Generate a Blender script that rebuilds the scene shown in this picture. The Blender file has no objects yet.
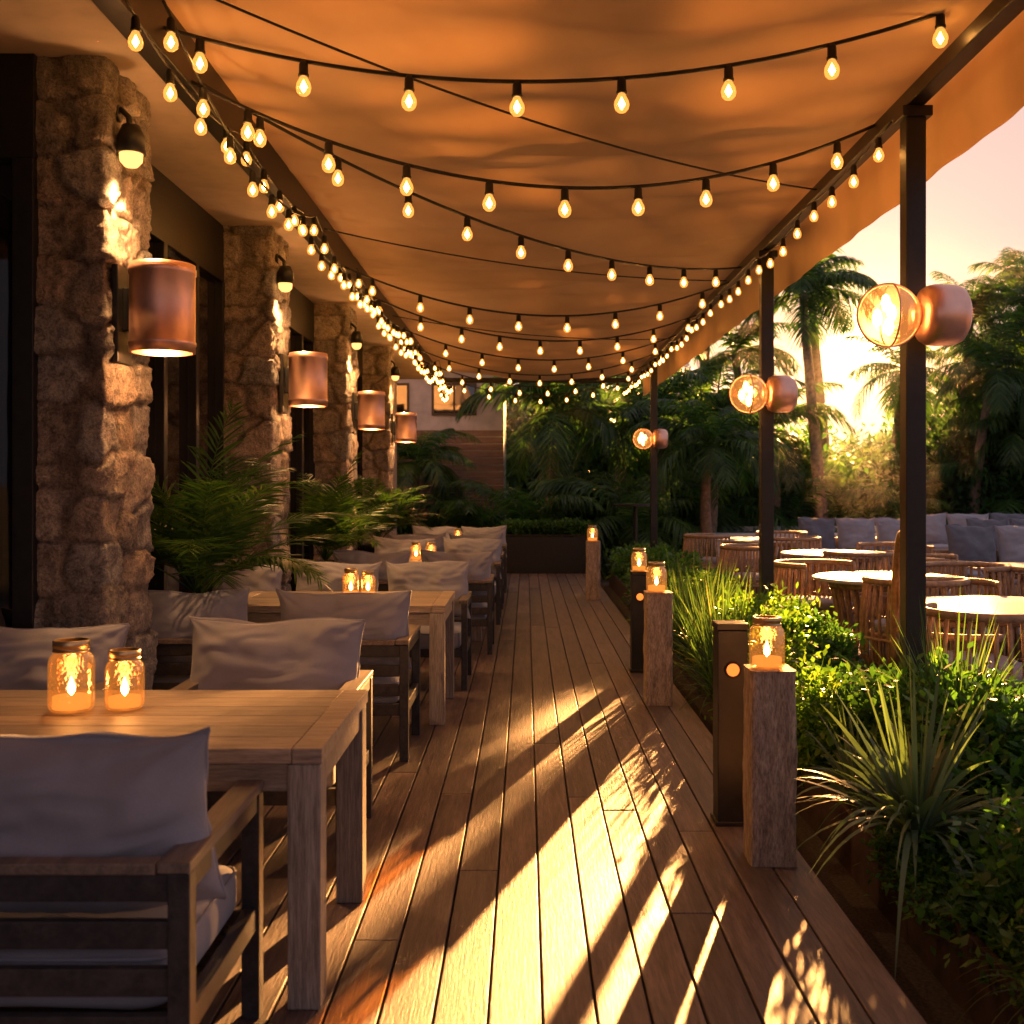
import bpy, math, random
import numpy as np
from mathutils import Vector, Matrix, noise
R = random.Random(7)
S = bpy.context.scene
COL = S.collection

# ------------------------------------------------------------------ materials
def newmat(name):
    m = bpy.data.materials.new(name); m.use_nodes = True
    nt = m.node_tree; nt.nodes.clear()
    out = nt.nodes.new('ShaderNodeOutputMaterial')
    return m, nt, out
def N(nt, t, **kw):
    n = nt.nodes.new(t)
    for k, v in kw.items(): setattr(n, k, v)
    return n
def ramp(nt, fac, stops):
    r = nt.nodes.new('ShaderNodeValToRGB')
    el = r.color_ramp.elements
    while len(el) < len(stops): el.new(0.5)
    for e, (p, c) in zip(el, stops):
        e.position = p; e.color = (c[0], c[1], c[2], 1)
    nt.links.new(fac, r.inputs[0]); return r.outputs[0]
def mixc(nt, fac, a, b, mode='MIX'):
    m = nt.nodes.new('ShaderNodeMix'); m.data_type = 'RGBA'; m.blend_type = mode
    for sock, v in ((m.inputs[0], fac), (m.inputs[6], a), (m.inputs[7], b)):
        if hasattr(v, 'links'): nt.links.new(v, sock)
        else: sock.default_value = v if not isinstance(v, tuple) else (v[0], v[1], v[2], 1)
    return m.outputs[2]
def coord(nt, scale=(1, 1, 1), kind='Object'):
    tc = nt.nodes.new('ShaderNodeTexCoord'); mp = nt.nodes.new('ShaderNodeMapping')
    mp.inputs['Scale'].default_value = scale
    nt.links.new(tc.outputs[kind], mp.inputs[0]); return mp.outputs[0]
def noise_n(nt, vec, scale, detail=5, rough=0.55, dist=0):
    n = nt.nodes.new('ShaderNodeTexNoise')
    n.inputs['Scale'].default_value = scale; n.inputs['Detail'].default_value = detail
    n.inputs['Roughness'].default_value = rough; n.inputs['Distortion'].default_value = dist
    if vec is not None: nt.links.new(vec, n.inputs['Vector'])
    return n.outputs[0]
def bump(nt, h, strength, dist=0.01):
    b = nt.nodes.new('ShaderNodeBump'); b.inputs['Strength'].default_value = strength
    b.inputs['Distance'].default_value = dist
    nt.links.new(h, b.inputs['Height']); return b.outputs[0]

def simple(name, c, rough=0.5, metal=0, nscale=12, var=0.25, bstr=0.15, spec=0.5, coat=0):
    m, nt, out = newmat(name)
    p = N(nt, 'ShaderNodeBsdfPrincipled')
    p.inputs['Roughness'].default_value = rough; p.inputs['Metallic'].default_value = metal
    p.inputs['Specular IOR Level'].default_value = spec
    v = coord(nt); n = noise_n(nt, v, nscale, 3)
    d = tuple(x*(1-var) for x in c); l = tuple(min(1, x*(1+var)) for x in c)
    nt.links.new(ramp(nt, n, [(0.3, d), (0.7, l)]), p.inputs['Base Color'])
    n2 = noise_n(nt, v, nscale*6, 3)
    nt.links.new(bump(nt, n2, bstr, 0.003), p.inputs['Normal'])
    nt.links.new(p.outputs[0], out.inputs[0]); return m

def wood(name, dark, light, scale, rough=0.55, island=True, bstr=0.3, pscale=1.0, grain=0.5, rvar=0.14):
    m, nt, out = newmat(name)
    p = N(nt, 'ShaderNodeBsdfPrincipled')
    v = coord(nt, scale)
    g = nt.nodes.new('ShaderNodeNewGeometry')
    if island:
        ad = nt.nodes.new('ShaderNodeVectorMath'); ad.operation = 'ADD'
        mu = nt.nodes.new('ShaderNodeMath'); mu.operation = 'MULTIPLY'; mu.inputs[1].default_value = 37
        nt.links.new(g.outputs['Random Per Island'], mu.inputs[0])
        cb = nt.nodes.new('ShaderNodeCombineXYZ')
        for i in range(3): nt.links.new(mu.outputs[0], cb.inputs[i])
        nt.links.new(v, ad.inputs[0]); nt.links.new(cb.outputs[0], ad.inputs[1]); v = ad.outputs[0]
    n = noise_n(nt, v, 3.0*pscale, 6, 0.65, 0.6)
    n3 = noise_n(nt, v, 12*pscale, 6, 0.75, 0.25)
    c = ramp(nt, n, [(0.3, dark), (0.68, light)])
    c = mixc(nt, grain, c, ramp(nt, n3, [(0.38, (0.38, 0.37, 0.37)), (0.58, (1.15, 1.15, 1.15))]), 'MULTIPLY')
    if island:
        t = ramp(nt, g.outputs['Random Per Island'], [(0, (0.66, 0.64, 0.66)), (0.5, (0.95, 0.93, 0.92)), (1, (1.28, 1.2, 1.15))])
        c = mixc(nt, 1.0, c, t, 'MULTIPLY')
    nt.links.new(c, p.inputs['Base Color'])
    rr = nt.nodes.new('ShaderNodeMapRange'); rr.inputs[3].default_value = rough-rvar; rr.inputs[4].default_value = rough+rvar
    nt.links.new(n3, rr.inputs[0]); nt.links.new(rr.outputs[0], p.inputs['Roughness'])
    nt.links.new(bump(nt, n3, bstr, 0.004), p.inputs['Normal'])
    nt.links.new(p.outputs[0], out.inputs[0]); return m

def leafmat(name, stops, trans=0.4, rough=0.4, tcol=None):
    m, nt, out = newmat(name)
    g = nt.nodes.new('ShaderNodeNewGeometry')
    c = ramp(nt, g.outputs['Random Per Island'], stops)
    v = coord(nt); n = noise_n(nt, v, 1.7, 2)
    c = mixc(nt, 1.0, c, ramp(nt, n, [(0.3, (0.55, 0.6, 0.55)), (0.7, (1.25, 1.2, 1.1))]), 'MULTIPLY')
    p = N(nt, 'ShaderNodeBsdfPrincipled'); p.inputs['Roughness'].default_value = rough
    p.inputs['Specular IOR Level'].default_value = 0.35
    nt.links.new(c, p.inputs['Base Color'])
    t = nt.nodes.new('ShaderNodeBsdfTranslucent')
    nt.links.new(mixc(nt, 1.0, c, tcol or (1.6, 1.9, 0.8), 'MULTIPLY'), t.inputs[0])
    mx = nt.nodes.new('ShaderNodeMixShader'); mx.inputs[0].default_value = trans
    nt.links.new(p.outputs[0], mx.inputs[1]); nt.links.new(t.outputs[0], mx.inputs[2])
    nt.links.new(mx.outputs[0], out.inputs[0]); return m

def emis(name, c, s, nosamp=False):
    m, nt, out = newmat(name)
    e = nt.nodes.new('ShaderNodeEmission'); e.inputs[0].default_value = (*c, 1); e.inputs[1].default_value = s
    nt.links.new(e.outputs[0], out.inputs[0])
    if nosamp: m.cycles.emission_sampling = 'NONE'
    return m
def thinglass(name, tint, gloss=0.12, em=None, bumps=0, edge=.6):
    m, nt, out = newmat(name)
    tr = nt.nodes.new('ShaderNodeBsdfTransparent'); tr.inputs[0].default_value = (*tint, 1)
    gl = nt.nodes.new('ShaderNodeBsdfGlossy'); gl.inputs['Roughness'].default_value = 0.08
    gl.inputs[0].default_value = (1, .85, .7, 1)
    lw = nt.nodes.new('ShaderNodeLayerWeight'); lw.inputs[0].default_value = 0.3
    mr = nt.nodes.new('ShaderNodeMapRange'); mr.inputs[3].default_value = gloss; mr.inputs[4].default_value = edge
    nt.links.new(lw.outputs['Facing'], mr.inputs[0])
    mx = nt.nodes.new('ShaderNodeMixShader'); nt.links.new(mr.outputs[0], mx.inputs[0])
    nt.links.new(tr.outputs[0], mx.inputs[1]); nt.links.new(gl.outputs[0], mx.inputs[2])
    if bumps:
        vo = nt.nodes.new('ShaderNodeTexVoronoi'); vo.inputs['Scale'].default_value = bumps
        nt.links.new(coord(nt), vo.inputs['Vector'])
        b = bump(nt, vo.outputs['Distance'], 0.5, 0.003); nt.links.new(b, gl.inputs['Normal'])
    last = mx.outputs[0]
    if em:
        e = nt.nodes.new('ShaderNodeEmission'); e.inputs[0].default_value = (*em[0], 1); e.inputs[1].default_value = em[1]
        ad = nt.nodes.new('ShaderNodeAddShader'); nt.links.new(last, ad.inputs[0]); nt.links.new(e.outputs[0], ad.inputs[1])
        last = ad.outputs[0]
    nt.links.new(last, out.inputs[0]); m.cycles.emission_sampling = 'NONE'; return m

M = {}
M['deck'] = wood('deck_boards', (0.068, 0.047, 0.044), (0.185, 0.135, 0.12), (9, 0.7, 9), 0.50, True, 0.6, 1.0, 0.75, 0.2)
M['teak'] = wood('weathered_teak_x', (0.23, 0.18, 0.14), (0.43, 0.35, 0.28), (0.9, 12, 12), 0.5, True, 0.4, 1, .6)
M['teakz'] = wood('weathered_teak_z', (0.18, 0.155, 0.135), (0.36, 0.32, 0.28), (14, 14, 0.9), 0.6, True, 0.5, 1, .7)
M['postwood'] = wood('weathered_post', (0.22, 0.15, 0.11), (0.55, 0.41, 0.31), (12, 12, 2.6), 0.75, False, 1.0, 1, .8)
M['frame'] = wood('charcoal_timber', (0.020, 0.019, 0.021), (0.055, 0.050, 0.052), (6, 6, 6), 0.45, True, 0.3)
M['arm'] = wood('arm_timber', (0.10, 0.08, 0.07), (0.22, 0.175, 0.145), (14, 1.0, 14), 0.45, True, 0.3)
M['black'] = simple('black_metal', (0.018, 0.017, 0.017), 0.42, 0.3, 20, 0.2, 0.05)
M['blackrub'] = simple('black_rubber', (0.012, 0.012, 0.012), 0.5, 0, 40, 0.2, 0.1)
M['copper'] = simple('brushed_copper', (0.92, 0.56, 0.45), 0.40, 1.0, 9, 0.12, 0.06)
M['zinc'] = simple('jar_lid_metal', (0.55, 0.42, 0.25), 0.35, 1.0, 30, 0.2, 0.1)
M['plaster'] = simple('soffit_plaster', (0.48, 0.38, 0.29), 0.8, 0, 5, 0.12, 0.2)
M['soil'] = simple('soil', (0.035, 0.025, 0.018), 0.95, 0, 14, 0.5, 0.9)
M['corten'] = simple('dark_steel', (0.05, 0.03, 0.024), 0.7, 0.2, 8, 0.5, 0.3)
M['white'] = simple('white_tabletop', (0.50, 0.48, 0.47), 0.6, 0, 6, 0.08, 0.04)
M['rattan'] = simple('rattan_wood', (0.34, 0.22, 0.13), 0.55, 0, 25, 0.35, 0.3)
M['patio'] = simple('patio_paving', (0.20, 0.17, 0.15), 0.7, 0, 2, 0.25, 0.3)
M['ground'] = simple('ground_earth', (0.07, 0.065, 0.04), 0.95, 0, 0.6, 0.4, 0.5)
M['gravel'] = simple('gravel', (0.05, 0.042, 0.036), 0.95, 0, 70, 0.6, 1.0)
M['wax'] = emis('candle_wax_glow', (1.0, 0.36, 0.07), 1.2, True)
M['flame'] = emis('candle_flame', (1.0, 0.62, 0.25), 40, True)
M['bulb'] = emis('bulb_filament_glow', (1.0, 0.59, 0.245), 80)
M['bulb2'] = emis('lamp_filament_glow', (1.0, 0.52, 0.18), 40)
M['bulbglass'] = thinglass('amber_bulb_glass', (1.0, 0.70, 0.33), 0.04, ((1.0, 0.44, 0.10), 0.75), 0, .25)
M['jarglass'] = thinglass('amber_jar_glass', (1.0, 0.72, 0.44), 0.10, ((1.0, 0.38, 0.07), 0.16), 70)
M['lampglass'] = thinglass('globe_glass', (1.0, 0.78, 0.52), 0.08, ((1.0, 0.38, 0.09), 0.26))
M['spotface'] = emis('spot_lens', (1.0, 0.42, 0.11), 3.0, True)
M['lens'] = emis('bollard_lens', (1, .20, .03), 2.0, True)
M['trunk'] = simple('palm_bark', (0.20, 0.14, 0.10), 0.9, 0, 12, 0.4, 0.8)
M['greywall'] = simple('grey_render', (0.40, 0.40, 0.42), 0.8, 0, 3, 0.2, 0.2)
M['slat'] = wood('cladding_timber', (0.12, 0.075, 0.055), (0.26, 0.17, 0.125), (1, 8, 8), 0.6)
M['water'] = simple('pool_water', (0.05, 0.12, 0.14), 0.05, 0, 3, 0.2, 0.2)
M['whitewall'] = simple('pool_coping', (0.62, 0.58, 0.56), 0.6, 0, 3, 0.1, 0.2)
# fabric
def fabric(name, c, sc=420):
    m, nt, out = newmat(name)
    p = N(nt, 'ShaderNodeBsdfPrincipled'); p.inputs['Roughness'].default_value = 0.75
    p.inputs['Sheen Weight'].default_value = 0.25
    p.inputs['Specular IOR Level'].default_value = 0.35
    v = coord(nt); n = noise_n(nt, v, 4, 3); w = noise_n(nt, v, sc, 1)
    nt.links.new(mixc(nt, 0.3, ramp(nt, n, [(0.3, tuple(x*.9 for x in c)), (0.7, tuple(x*1.1 for x in c))]),
        ramp(nt, w, [(0.35, (0.6, 0.6, 0.6)), (0.65, (1.1, 1.1, 1.1))]), 'MULTIPLY'), p.inputs['Base Color'])
    nt.links.new(bump(nt, w, 0.25, 0.002), p.inputs['Normal'])
    nt.links.new(p.outputs[0], out.inputs[0]); return m
M['cushion'] = fabric('grey_cushion_fabric', (0.285, 0.285, 0.335))
M['cushdark'] = fabric('dark_cushion_fabric', (0.12, 0.13, 0.17))
# canopy
m, nt, out = newmat('canopy_fabric')
d = nt.nodes.new('ShaderNodeBsdfDiffuse'); t = nt.nodes.new('ShaderNodeBsdfTranslucent')
v = coord(nt); n = noise_n(nt, v, 1.2, 4); w = noise_n(nt, v, 300, 2)
cc = ramp(nt, n, [(0.3, (0.42, 0.30, 0.19)), (0.7, (0.54, 0.40, 0.265))])
nt.links.new(cc, d.inputs[0]); nt.links.new(mixc(nt, 1, cc, (1.0, 0.75, 0.48), 'MULTIPLY'), t.inputs[0])
nt.links.new(bump(nt, w, 0.2, 0.002), d.inputs['Normal'])
mx = nt.nodes.new('ShaderNodeMixShader'); mx.inputs[0].default_value = 0.12
nt.links.new(d.outputs[0], mx.inputs[1]); nt.links.new(t.outputs[0], mx.inputs[2]); nt.links.new(mx.outputs[0], out.inputs[0])
M['canopy'] = m
# dark glass
m, nt, out = newmat('dark_window_glass')
p = N(nt, 'ShaderNodeBsdfPrincipled'); p.inputs['Base Color'].default_value = (0.008, 0.007, 0.007, 1)
p.inputs['Roughness'].default_value = 0.03; p.inputs['IOR'].default_value = 2.1
n = noise_n(nt, coord(nt), 1.3, 2); nt.links.new(bump(nt, n, 0.12, 0.02), p.inputs['Normal'])
nt.links.new(p.outputs[0], out.inputs[0]); M['glass'] = m
# stone
m, nt, out = newmat('rough_stone_masonry')
p = N(nt, 'ShaderNodeBsdfPrincipled'); p.inputs['Roughness'].default_value = 0.85
at = nt.nodes.new('ShaderNodeAttribute'); at.attribute_name = 'col'
v = coord(nt); n = noise_n(nt, v, 13, 8, 0.72, 0.5); n2 = noise_n(nt, v, 80, 5, 0.75)
c = mixc(nt, 0.9, at.outputs['Color'], ramp(nt, n, [(0.32, (0.32, 0.29, 0.28)), (0.48, (0.9, 0.88, 0.86)), (0.70, (1.6, 1.5, 1.35))]), 'MULTIPLY')
c = mixc(nt, 0.7, c, ramp(nt, n2, [(0.38, (0.35, 0.33, 0.32)), (0.5, (1, 1, 1)), (0.65, (1.5, 1.45, 1.4))]), 'MULTIPLY')
nt.links.new(c, p.inputs['Base Color'])
mm = nt.nodes.new('ShaderNodeMath'); mm.operation = 'MULTIPLY_ADD'; mm.inputs[1].default_value = 2.0
nt.links.new(n, mm.inputs[0]); nt.links.new(n2, mm.inputs[2])
nt.links.new(bump(nt, mm.outputs[0], 0.9, 0.02), p.inputs['Normal'])
nt.links.new(p.outputs[0], out.inputs[0]); M['stone'] = m
# leaves
M['leaf'] = leafmat('shrub_leaves', [(0, (0.035, 0.095, 0.025)), (0.6, (0.07, 0.18, 0.04)), (1, (0.13, 0.25, 0.06))], .45)
M['leafy'] = leafmat('lime_leaves', [(0, (0.065, 0.15, 0.025)), (0.6, (0.13, 0.25, 0.04)), (1, (0.24, 0.33, 0.06))], 0.5)
M['leafd'] = leafmat('dark_leaves', [(0, (0.02, 0.055, 0.022)), (0.6, (0.045, 0.105, 0.038)), (1, (0.075, 0.15, 0.05))], 0.35)
M['grass'] = leafmat('grass_blades', [(0, (0.045, 0.09, 0.035)), (0.6, (0.09, 0.17, 0.065)), (0.9, (0.15, 0.22, 0.09)), (1, (0.25, 0.23, 0.13))], 0.42)
M['spider'] = leafmat('strap_leaves', [(0, (0.09, 0.14, 0.085)), (0.7, (0.16, 0.235, 0.15)), (1, (0.26, 0.33, 0.22))], 0.25)
M['palm'] = leafmat('palm_leaflets', [(0, (0.03, 0.07, 0.022)), (0.7, (0.06, 0.13, 0.04)), (1, (0.11, 0.17, 0.055))], 0.45, 0.35)

# ------------------------------------------------------------------ mesh helpers
class MB:
    def __init__(s): s.v = []; s.f = []; s.m = []
    def add(s, vs, fs, mi=0):
        o = len(s.v); s.v.extend(vs)
        for f in fs: s.f.append(tuple(i+o for i in f)); s.m.append(mi)
    def box(s, x0, x1, y0, y1, z0, z1, mi=0):
        s.add([(x0,y0,z0),(x1,y0,z0),(x1,y1,z0),(x0,y1,z0),(x0,y0,z1),(x1,y0,z1),(x1,y1,z1),(x0,y1,z1)],
              [(0,3,2,1),(4,5,6,7),(0,1,5,4),(1,2,6,5),(2,3,7,6),(3,0,4,7)], mi)
    def lathe(s, prof, c=(0,0,0), seg=20, mi=0, axis='Z'):
        vs = []; fs = []
        for r, z in prof:
            for k in range(seg):
                a = 2*math.pi*k/seg
                p = (r*math.cos(a), r*math.sin(a), z)
                if axis == 'X': p = (z, p[0], p[1])
                if axis == 'Y': p = (p[0], z, p[1])
                vs.append((p[0]+c[0], p[1]+c[1], p[2]+c[2]))
        for i in range(len(prof)-1):
            for k in range(seg):
                k2 = (k+1) % seg
                fs.append((i*seg+k, i*seg+k2, (i+1)*seg+k2, (i+1)*seg+k))
        s.add(vs, fs, mi)
    def cyl(s, c, r, h, seg=16, mi=0, axis='Z', r2=None):
        r2 = r if r2 is None else r2
        s.lathe([(0.0005, 0), (r, 0), (r, 0.0001), (r2, h-0.0001), (r2, h), (0.0005, h)], c, seg, mi, axis)
    def tube(s, pts, r, seg=8, mi=0, closed=False):
        pts = [Vector(p) for p in pts]; n = len(pts); vs = []; fs = []
        rr = r if hasattr(r, '__len__') else [r]*n
        up = Vector((0.13, 0.21, 0.97)).normalized()
        for i, p in enumerate(pts):
            if closed: tg = pts[(i+1) % n]-pts[i-1]
            else: tg = pts[min(i+1, n-1)]-pts[max(i-1, 0)]
            tg.normalize()
            a = tg.cross(up)
            if a.length < 0.15: a = tg.cross(Vector((1, 0, 0)))
            a.normalize(); b = tg.cross(a)
            for k in range(seg):
                t = 2*math.pi*k/seg
                q = p + a*(math.cos(t)*rr[i]) + b*(math.sin(t)*rr[i]); vs.append(tuple(q))
        m_ = n if closed else n-1
        for i in range(m_):
            for k in range(seg):
                k2 = (k+1) % seg; j = (i+1) % n
                fs.append((i*seg+k, i*seg+k2, j*seg+k2, j*seg+k))
        if not closed:
            fs.append(tuple(range(seg))[::-1]); fs.append(tuple((n-1)*seg+k for k in range(seg)))
        s.add(vs, fs, mi)
    def mesh(s, name, mats, smooth=False):
        me = bpy.data.meshes.new(name); me.from_pydata(s.v, [], s.f)
        for mt in mats: me.materials.append(M[mt] if isinstance(mt, str) else mt)
        me.polygons.foreach_set('material_index', s.m)
        me.polygons.foreach_set('use_smooth', [smooth]*len(s.f)); me.update(); return me
def place(name, me, parent=None, loc=(0,0,0), rot=(0,0,0), sc=(1,1,1), bev=0):
    o = bpy.data.objects.new(name, me); COL.objects.link(o)
    o.location = loc; o.rotation_euler = rot; o.scale = sc
    if parent: o.parent = parent
    if bev:
        b = o.modifiers.new('bevel', 'BEVEL'); b.width = bev; b.segments = 2; b.limit_method = 'ANGLE'
    return o
def empty(name, loc=(0,0,0), rot=0):
    e = bpy.data.objects.new(name, None); COL.objects.link(e); e.location = loc; e.rotation_euler = (0,0,rot)
    e.empty_display_size = 0.1; return e
def light(name, kind, parent, loc, energy, color, size=0.04, rot=(0,0,0), spot=None):
    l = bpy.data.lights.new(name, kind); l.energy = energy; l.color = color; l.shadow_soft_size = size
    if spot: l.spot_size = spot; l.spot_blend = 0.6
    o = bpy.data.objects.new(name, l); COL.objects.link(o); o.location = loc; o.rotation_euler = rot
    if parent: o.parent = parent
    return o

# ---- vectorised ribbons for foliage
def ribbons(P, D, L, W, droop, segs, prof, side=None, rng=None):
    n = len(P)
    D = D/np.linalg.norm(D, axis=1, keepdims=True)
    if side is None:
        side = np.cross(D, np.array([0, 0, 1.0])+rng.normal(0, .35, (n, 3)))
    side = side/(np.linalg.norm(side, axis=1, keepdims=True)+1e-9)
    V = np.zeros((n, segs+1, 2, 3))
    for i in range(segs+1):
        t = i/segs
        c = P + D*(L*t)[:, None]; c[:, 2] -= droop*L*t*t
        w = (W*prof[i]*0.5)[:, None]
        V[:, i, 0] = c-side*w; V[:, i, 1] = c+side*w
    base = (np.arange(n)*(segs+1)*2)[:, None, None]
    i = np.arange(segs)[None, :, None]*2
    F = base+i+np.array([0, 1, 3, 2])[None, None, :]
    return V.reshape(-1, 3), F.reshape(-1, 4)
def npmesh(name, parts, mats):
    vs = []; fs = []; ms = []; o = 0
    for (V, F, mi) in parts:
        vs.append(V); fs.append(F+o); ms.append(np.full(len(F), mi)); o += len(V)
    V = np.concatenate(vs); F = np.concatenate(fs); mi = np.concatenate(ms)
    me = bpy.data.meshes.new(name)
    me.vertices.add(len(V)); me.vertices.foreach_set('co', V.astype(np.float32).ravel())
    me.loops.add(len(F)*4); me.loops.foreach_set('vertex_index', F.astype(np.int32).ravel())
    me.polygons.add(len(F)); me.polygons.foreach_set('loop_start', np.arange(0, len(F)*4, 4, dtype=np.int32))
    me.polygons.foreach_set('loop_total', np.full(len(F), 4, dtype=np.int32))
    for mt in mats: me.materials.append(M[mt])
    me.polygons.foreach_set('material_index', mi.astype(np.int32))
    me.update(calc_edges=True); return me
def sph(rng, n):
    v = rng.normal(0, 1, (n, 3)); return v/np.linalg.norm(v, axis=1, keepdims=True)

def bush_parts(seed, size, ncl, nl, leafL, leafW, boxy=False, z0=0.0, spread=0.16, mi=0):
    g = np.random.default_rng(seed); sx, sy, sz = size
    if boxy:
        C = g.uniform(-1, 1, (ncl, 3)); C[:, 2] = np.abs(C[:, 2])**0.5
        amp = 0.8+0.25*np.sin(C[:, 1]*sy*2.1+seed)+0.12*np.sin(C[:, 1]*sy*5.3+seed*2)
        C[:, 2] *= np.clip(amp, .5, 1.2)
        out = np.stack([C[:, 0]*.8, 0*C[:, 1], C[:, 2]], 1)
    else:
        C = sph(g, ncl)*(g.uniform(0.25, 1, (ncl, 1))**0.45); C[:, 2] = np.abs(C[:, 2]); out = C.copy()
        C *= g.uniform(.8, 1.15, (ncl, 1))
    Cc = C*np.array([sx, sy, sz])+np.array([0, 0, z0])
    P = np.repeat(Cc, nl, 0)+g.normal(0, spread, (ncl*nl, 3))*np.array([1, 1, .8])
    D = np.repeat(out, nl, 0)*0.7+sph(g, ncl*nl)*0.9+np.array([0, 0, 0.35])
    n = len(P)
    V, F = ribbons(P, D, leafL*g.uniform(.6, 1.3, n), leafW*g.uniform(.7, 1.2, n), g.uniform(0, .4, n), 2, [.2, 1, .08], rng=g)
    return V, F, mi

def frond(seed, L, th0, bend, nleaf, leafL, leafW, azi, origin=(0,0,0), mi=0, rmi=1, petiole=0.15, rr=0.012, droopleaf=0.35):
    g = np.random.default_rng(seed)
    n = 16; t = np.linspace(0, 1, n); th = th0-bend*t**1.3
    dx = np.cos(th)*L/(n-1); dz = np.sin(th)*L/(n-1)
    X = np.concatenate([[0], np.cumsum(dx[:-1])]); Z = np.concatenate([[0], np.cumsum(dz[:-1])])
    ca, sa = math.cos(azi), math.sin(azi)
    def w(x, y, z): return np.stack([x*ca-y*sa+origin[0], x*sa+y*ca+origin[1], z+origin[2]], -1)
    u = np.linspace(petiole, 1, nleaf); u = np.repeat(u, 2)+g.uniform(-.01, .01, nleaf*2); u = np.clip(u, 0, 1)
    px = np.interp(u, t, X); pz = np.interp(u, t, Z); tt = np.interp(u, t, th)
    sgn = np.tile([1., -1.], nleaf)
    fwd = 0.45+0.5*u
    d = np.stack([np.cos(tt)*fwd, sgn*(1.05-0.35*u), np.sin(tt)*fwd+0.12], -1)+g.normal(0, .08, (len(u), 3))
    D = np.stack([d[:, 0]*ca-d[:, 1]*sa, d[:, 0]*sa+d[:, 1]*ca, d[:, 2]], -1)
    ll = leafL*(np.sin(np.pi*np.clip(u*0.86+0.1, 0, 1))**0.7)*g.uniform(.85, 1.1, len(u))+0.02
    tg = np.stack([np.cos(tt)*ca, np.cos(tt)*sa, np.sin(tt)], -1)
    V, F = ribbons(w(px, 0*px, pz), D, ll, np.full(len(u), leafW), np.full(len(u), droopleaf)*g.uniform(.5, 1.5, len(u)), 3, [.35, 1, .75, .05], side=tg)
    cen = w(X, 0*X, Z)
    parts = [(V, F, mi)]
    for ax in (np.array([-sa, ca, 0]), np.array([0, 0, 1.0])):
        wd = rr*(1-0.8*t)[:, None]
        VV = np.stack([cen-ax*wd, cen+ax*wd], 1).reshape(-1, 3)
        FF = np.array([[2*i, 2*i+1, 2*i+3, 2*i+2] for i in range(n-1)])
        parts.append((VV, FF, rmi))
    return parts

# ------------------------------------------------------------------ camera
cam = bpy.data.cameras.new('camera'); co = bpy.data.objects.new('camera', cam); COL.objects.link(co)
co.location = (0, 0, 1.48); co.rotation_euler = (math.radians(90), 0, 0)
cam.sensor_width = 36; cam.lens = 36*1100/1024; cam.shift_x = -14/1024; cam.shift_y = -26/1024
cam.clip_end = 2000; S.camera = co
cam.dof.use_dof = True; cam.dof.focus_distance = 6.0; cam.dof.aperture_fstop = 4.0

# ------------------------------------------------------------------ world + sun
SUN_AZ = 17.4; SUN_EL = 10.4
def dirv(az, el):
    az, el = math.radians(az), math.radians(el); return Vector((math.sin(az)*math.cos(el), math.cos(az)*math.cos(el), math.sin(el)))
sv = dirv(SUN_AZ, SUN_EL)
W = bpy.data.worlds.new('World'); S.world = W; W.use_nodes = True
nt = W.node_tree; nt.nodes.clear()
wo = nt.nodes.new('ShaderNodeOutputWorld')
sky = nt.nodes.new('ShaderNodeTexSky'); sky.sky_type = 'NISHITA'; sky.sun_disc = False
sky.sun_elevation = math.radians(SUN_EL); sky.sun_rotation = math.radians(SUN_AZ)
sky.air_density = 1.3; sky.dust_density = 2.5
bg = nt.nodes.new('ShaderNodeBackground'); bg.inputs[1].default_value = 0.002
nt.links.new(sky.outputs[0], bg.inputs[0])
amb = nt.nodes.new('ShaderNodeBackground'); amb.inputs[0].default_value = (.64, .54, .62, 1); amb.inputs[1].default_value = 0.62
a0 = nt.nodes.new('ShaderNodeAddShader'); nt.links.new(bg.outputs[0], a0.inputs[0]); nt.links.new(amb.outputs[0], a0.inputs[1])
tc = nt.nodes.new('ShaderNodeTexCoord'); dt = nt.nodes.new('ShaderNodeVectorMath'); dt.operation = 'DOT_PRODUCT'
nm = nt.nodes.new('ShaderNodeVectorMath'); nm.operation = 'NORMALIZE'
nt.links.new(tc.outputs['Generated'], nm.inputs[0]); nt.links.new(nm.outputs[0], dt.inputs[0]); dt.inputs[1].default_value = dirv(17.2, 7.0)
mxx = nt.nodes.new('ShaderNodeMath'); mxx.operation = 'MAXIMUM'; mxx.inputs[1].default_value = 0
nt.links.new(dt.outputs['Value'], mxx.inputs[0])
last = a0.outputs[0]
for pw, colr, st in ((4000, (1, .80, .42), 10.0), (350, (1, .50, .15), 1.5), (45, (1, .42, .12), .42), (7, (1, .60, .38), 0.42)):
    p_ = nt.nodes.new('ShaderNodeMath'); p_.operation = 'POWER'; p_.inputs[1].default_value = pw
    nt.links.new(mxx.outputs[0], p_.inputs[0])
    q = nt.nodes.new('ShaderNodeMath'); q.operation = 'MULTIPLY'; q.inputs[1].default_value = st
    nt.links.new(p_.outputs[0], q.inputs[0])
    b2 = nt.nodes.new('ShaderNodeBackground'); b2.inputs[0].default_value = (*colr, 1); nt.links.new(q.outputs[0], b2.inputs[1])
    a = nt.nodes.new('ShaderNodeAddShader'); nt.links.new(last, a.inputs[0]); nt.links.new(b2.outputs[0], a.inputs[1]); last = a.outputs[0]
nt.links.new(last, wo.inputs[0])
sl = bpy.data.lights.new('sun', 'SUN'); sl.energy = 50.0; sl.angle = math.radians(0.5); sl.color = (1.0, 0.43, 0.12)
so = bpy.data.objects.new('sun', sl); COL.objects.link(so); so.rotation_euler = (-sv).to_track_quat('-Z', 'Y').to_euler()
so.location = sv*30
S.view_settings.view_transform = 'Standard'; S.view_settings.look = 'None'; S.view_settings.exposure = 0
m, nt, out = newmat('evening_haze')
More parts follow.
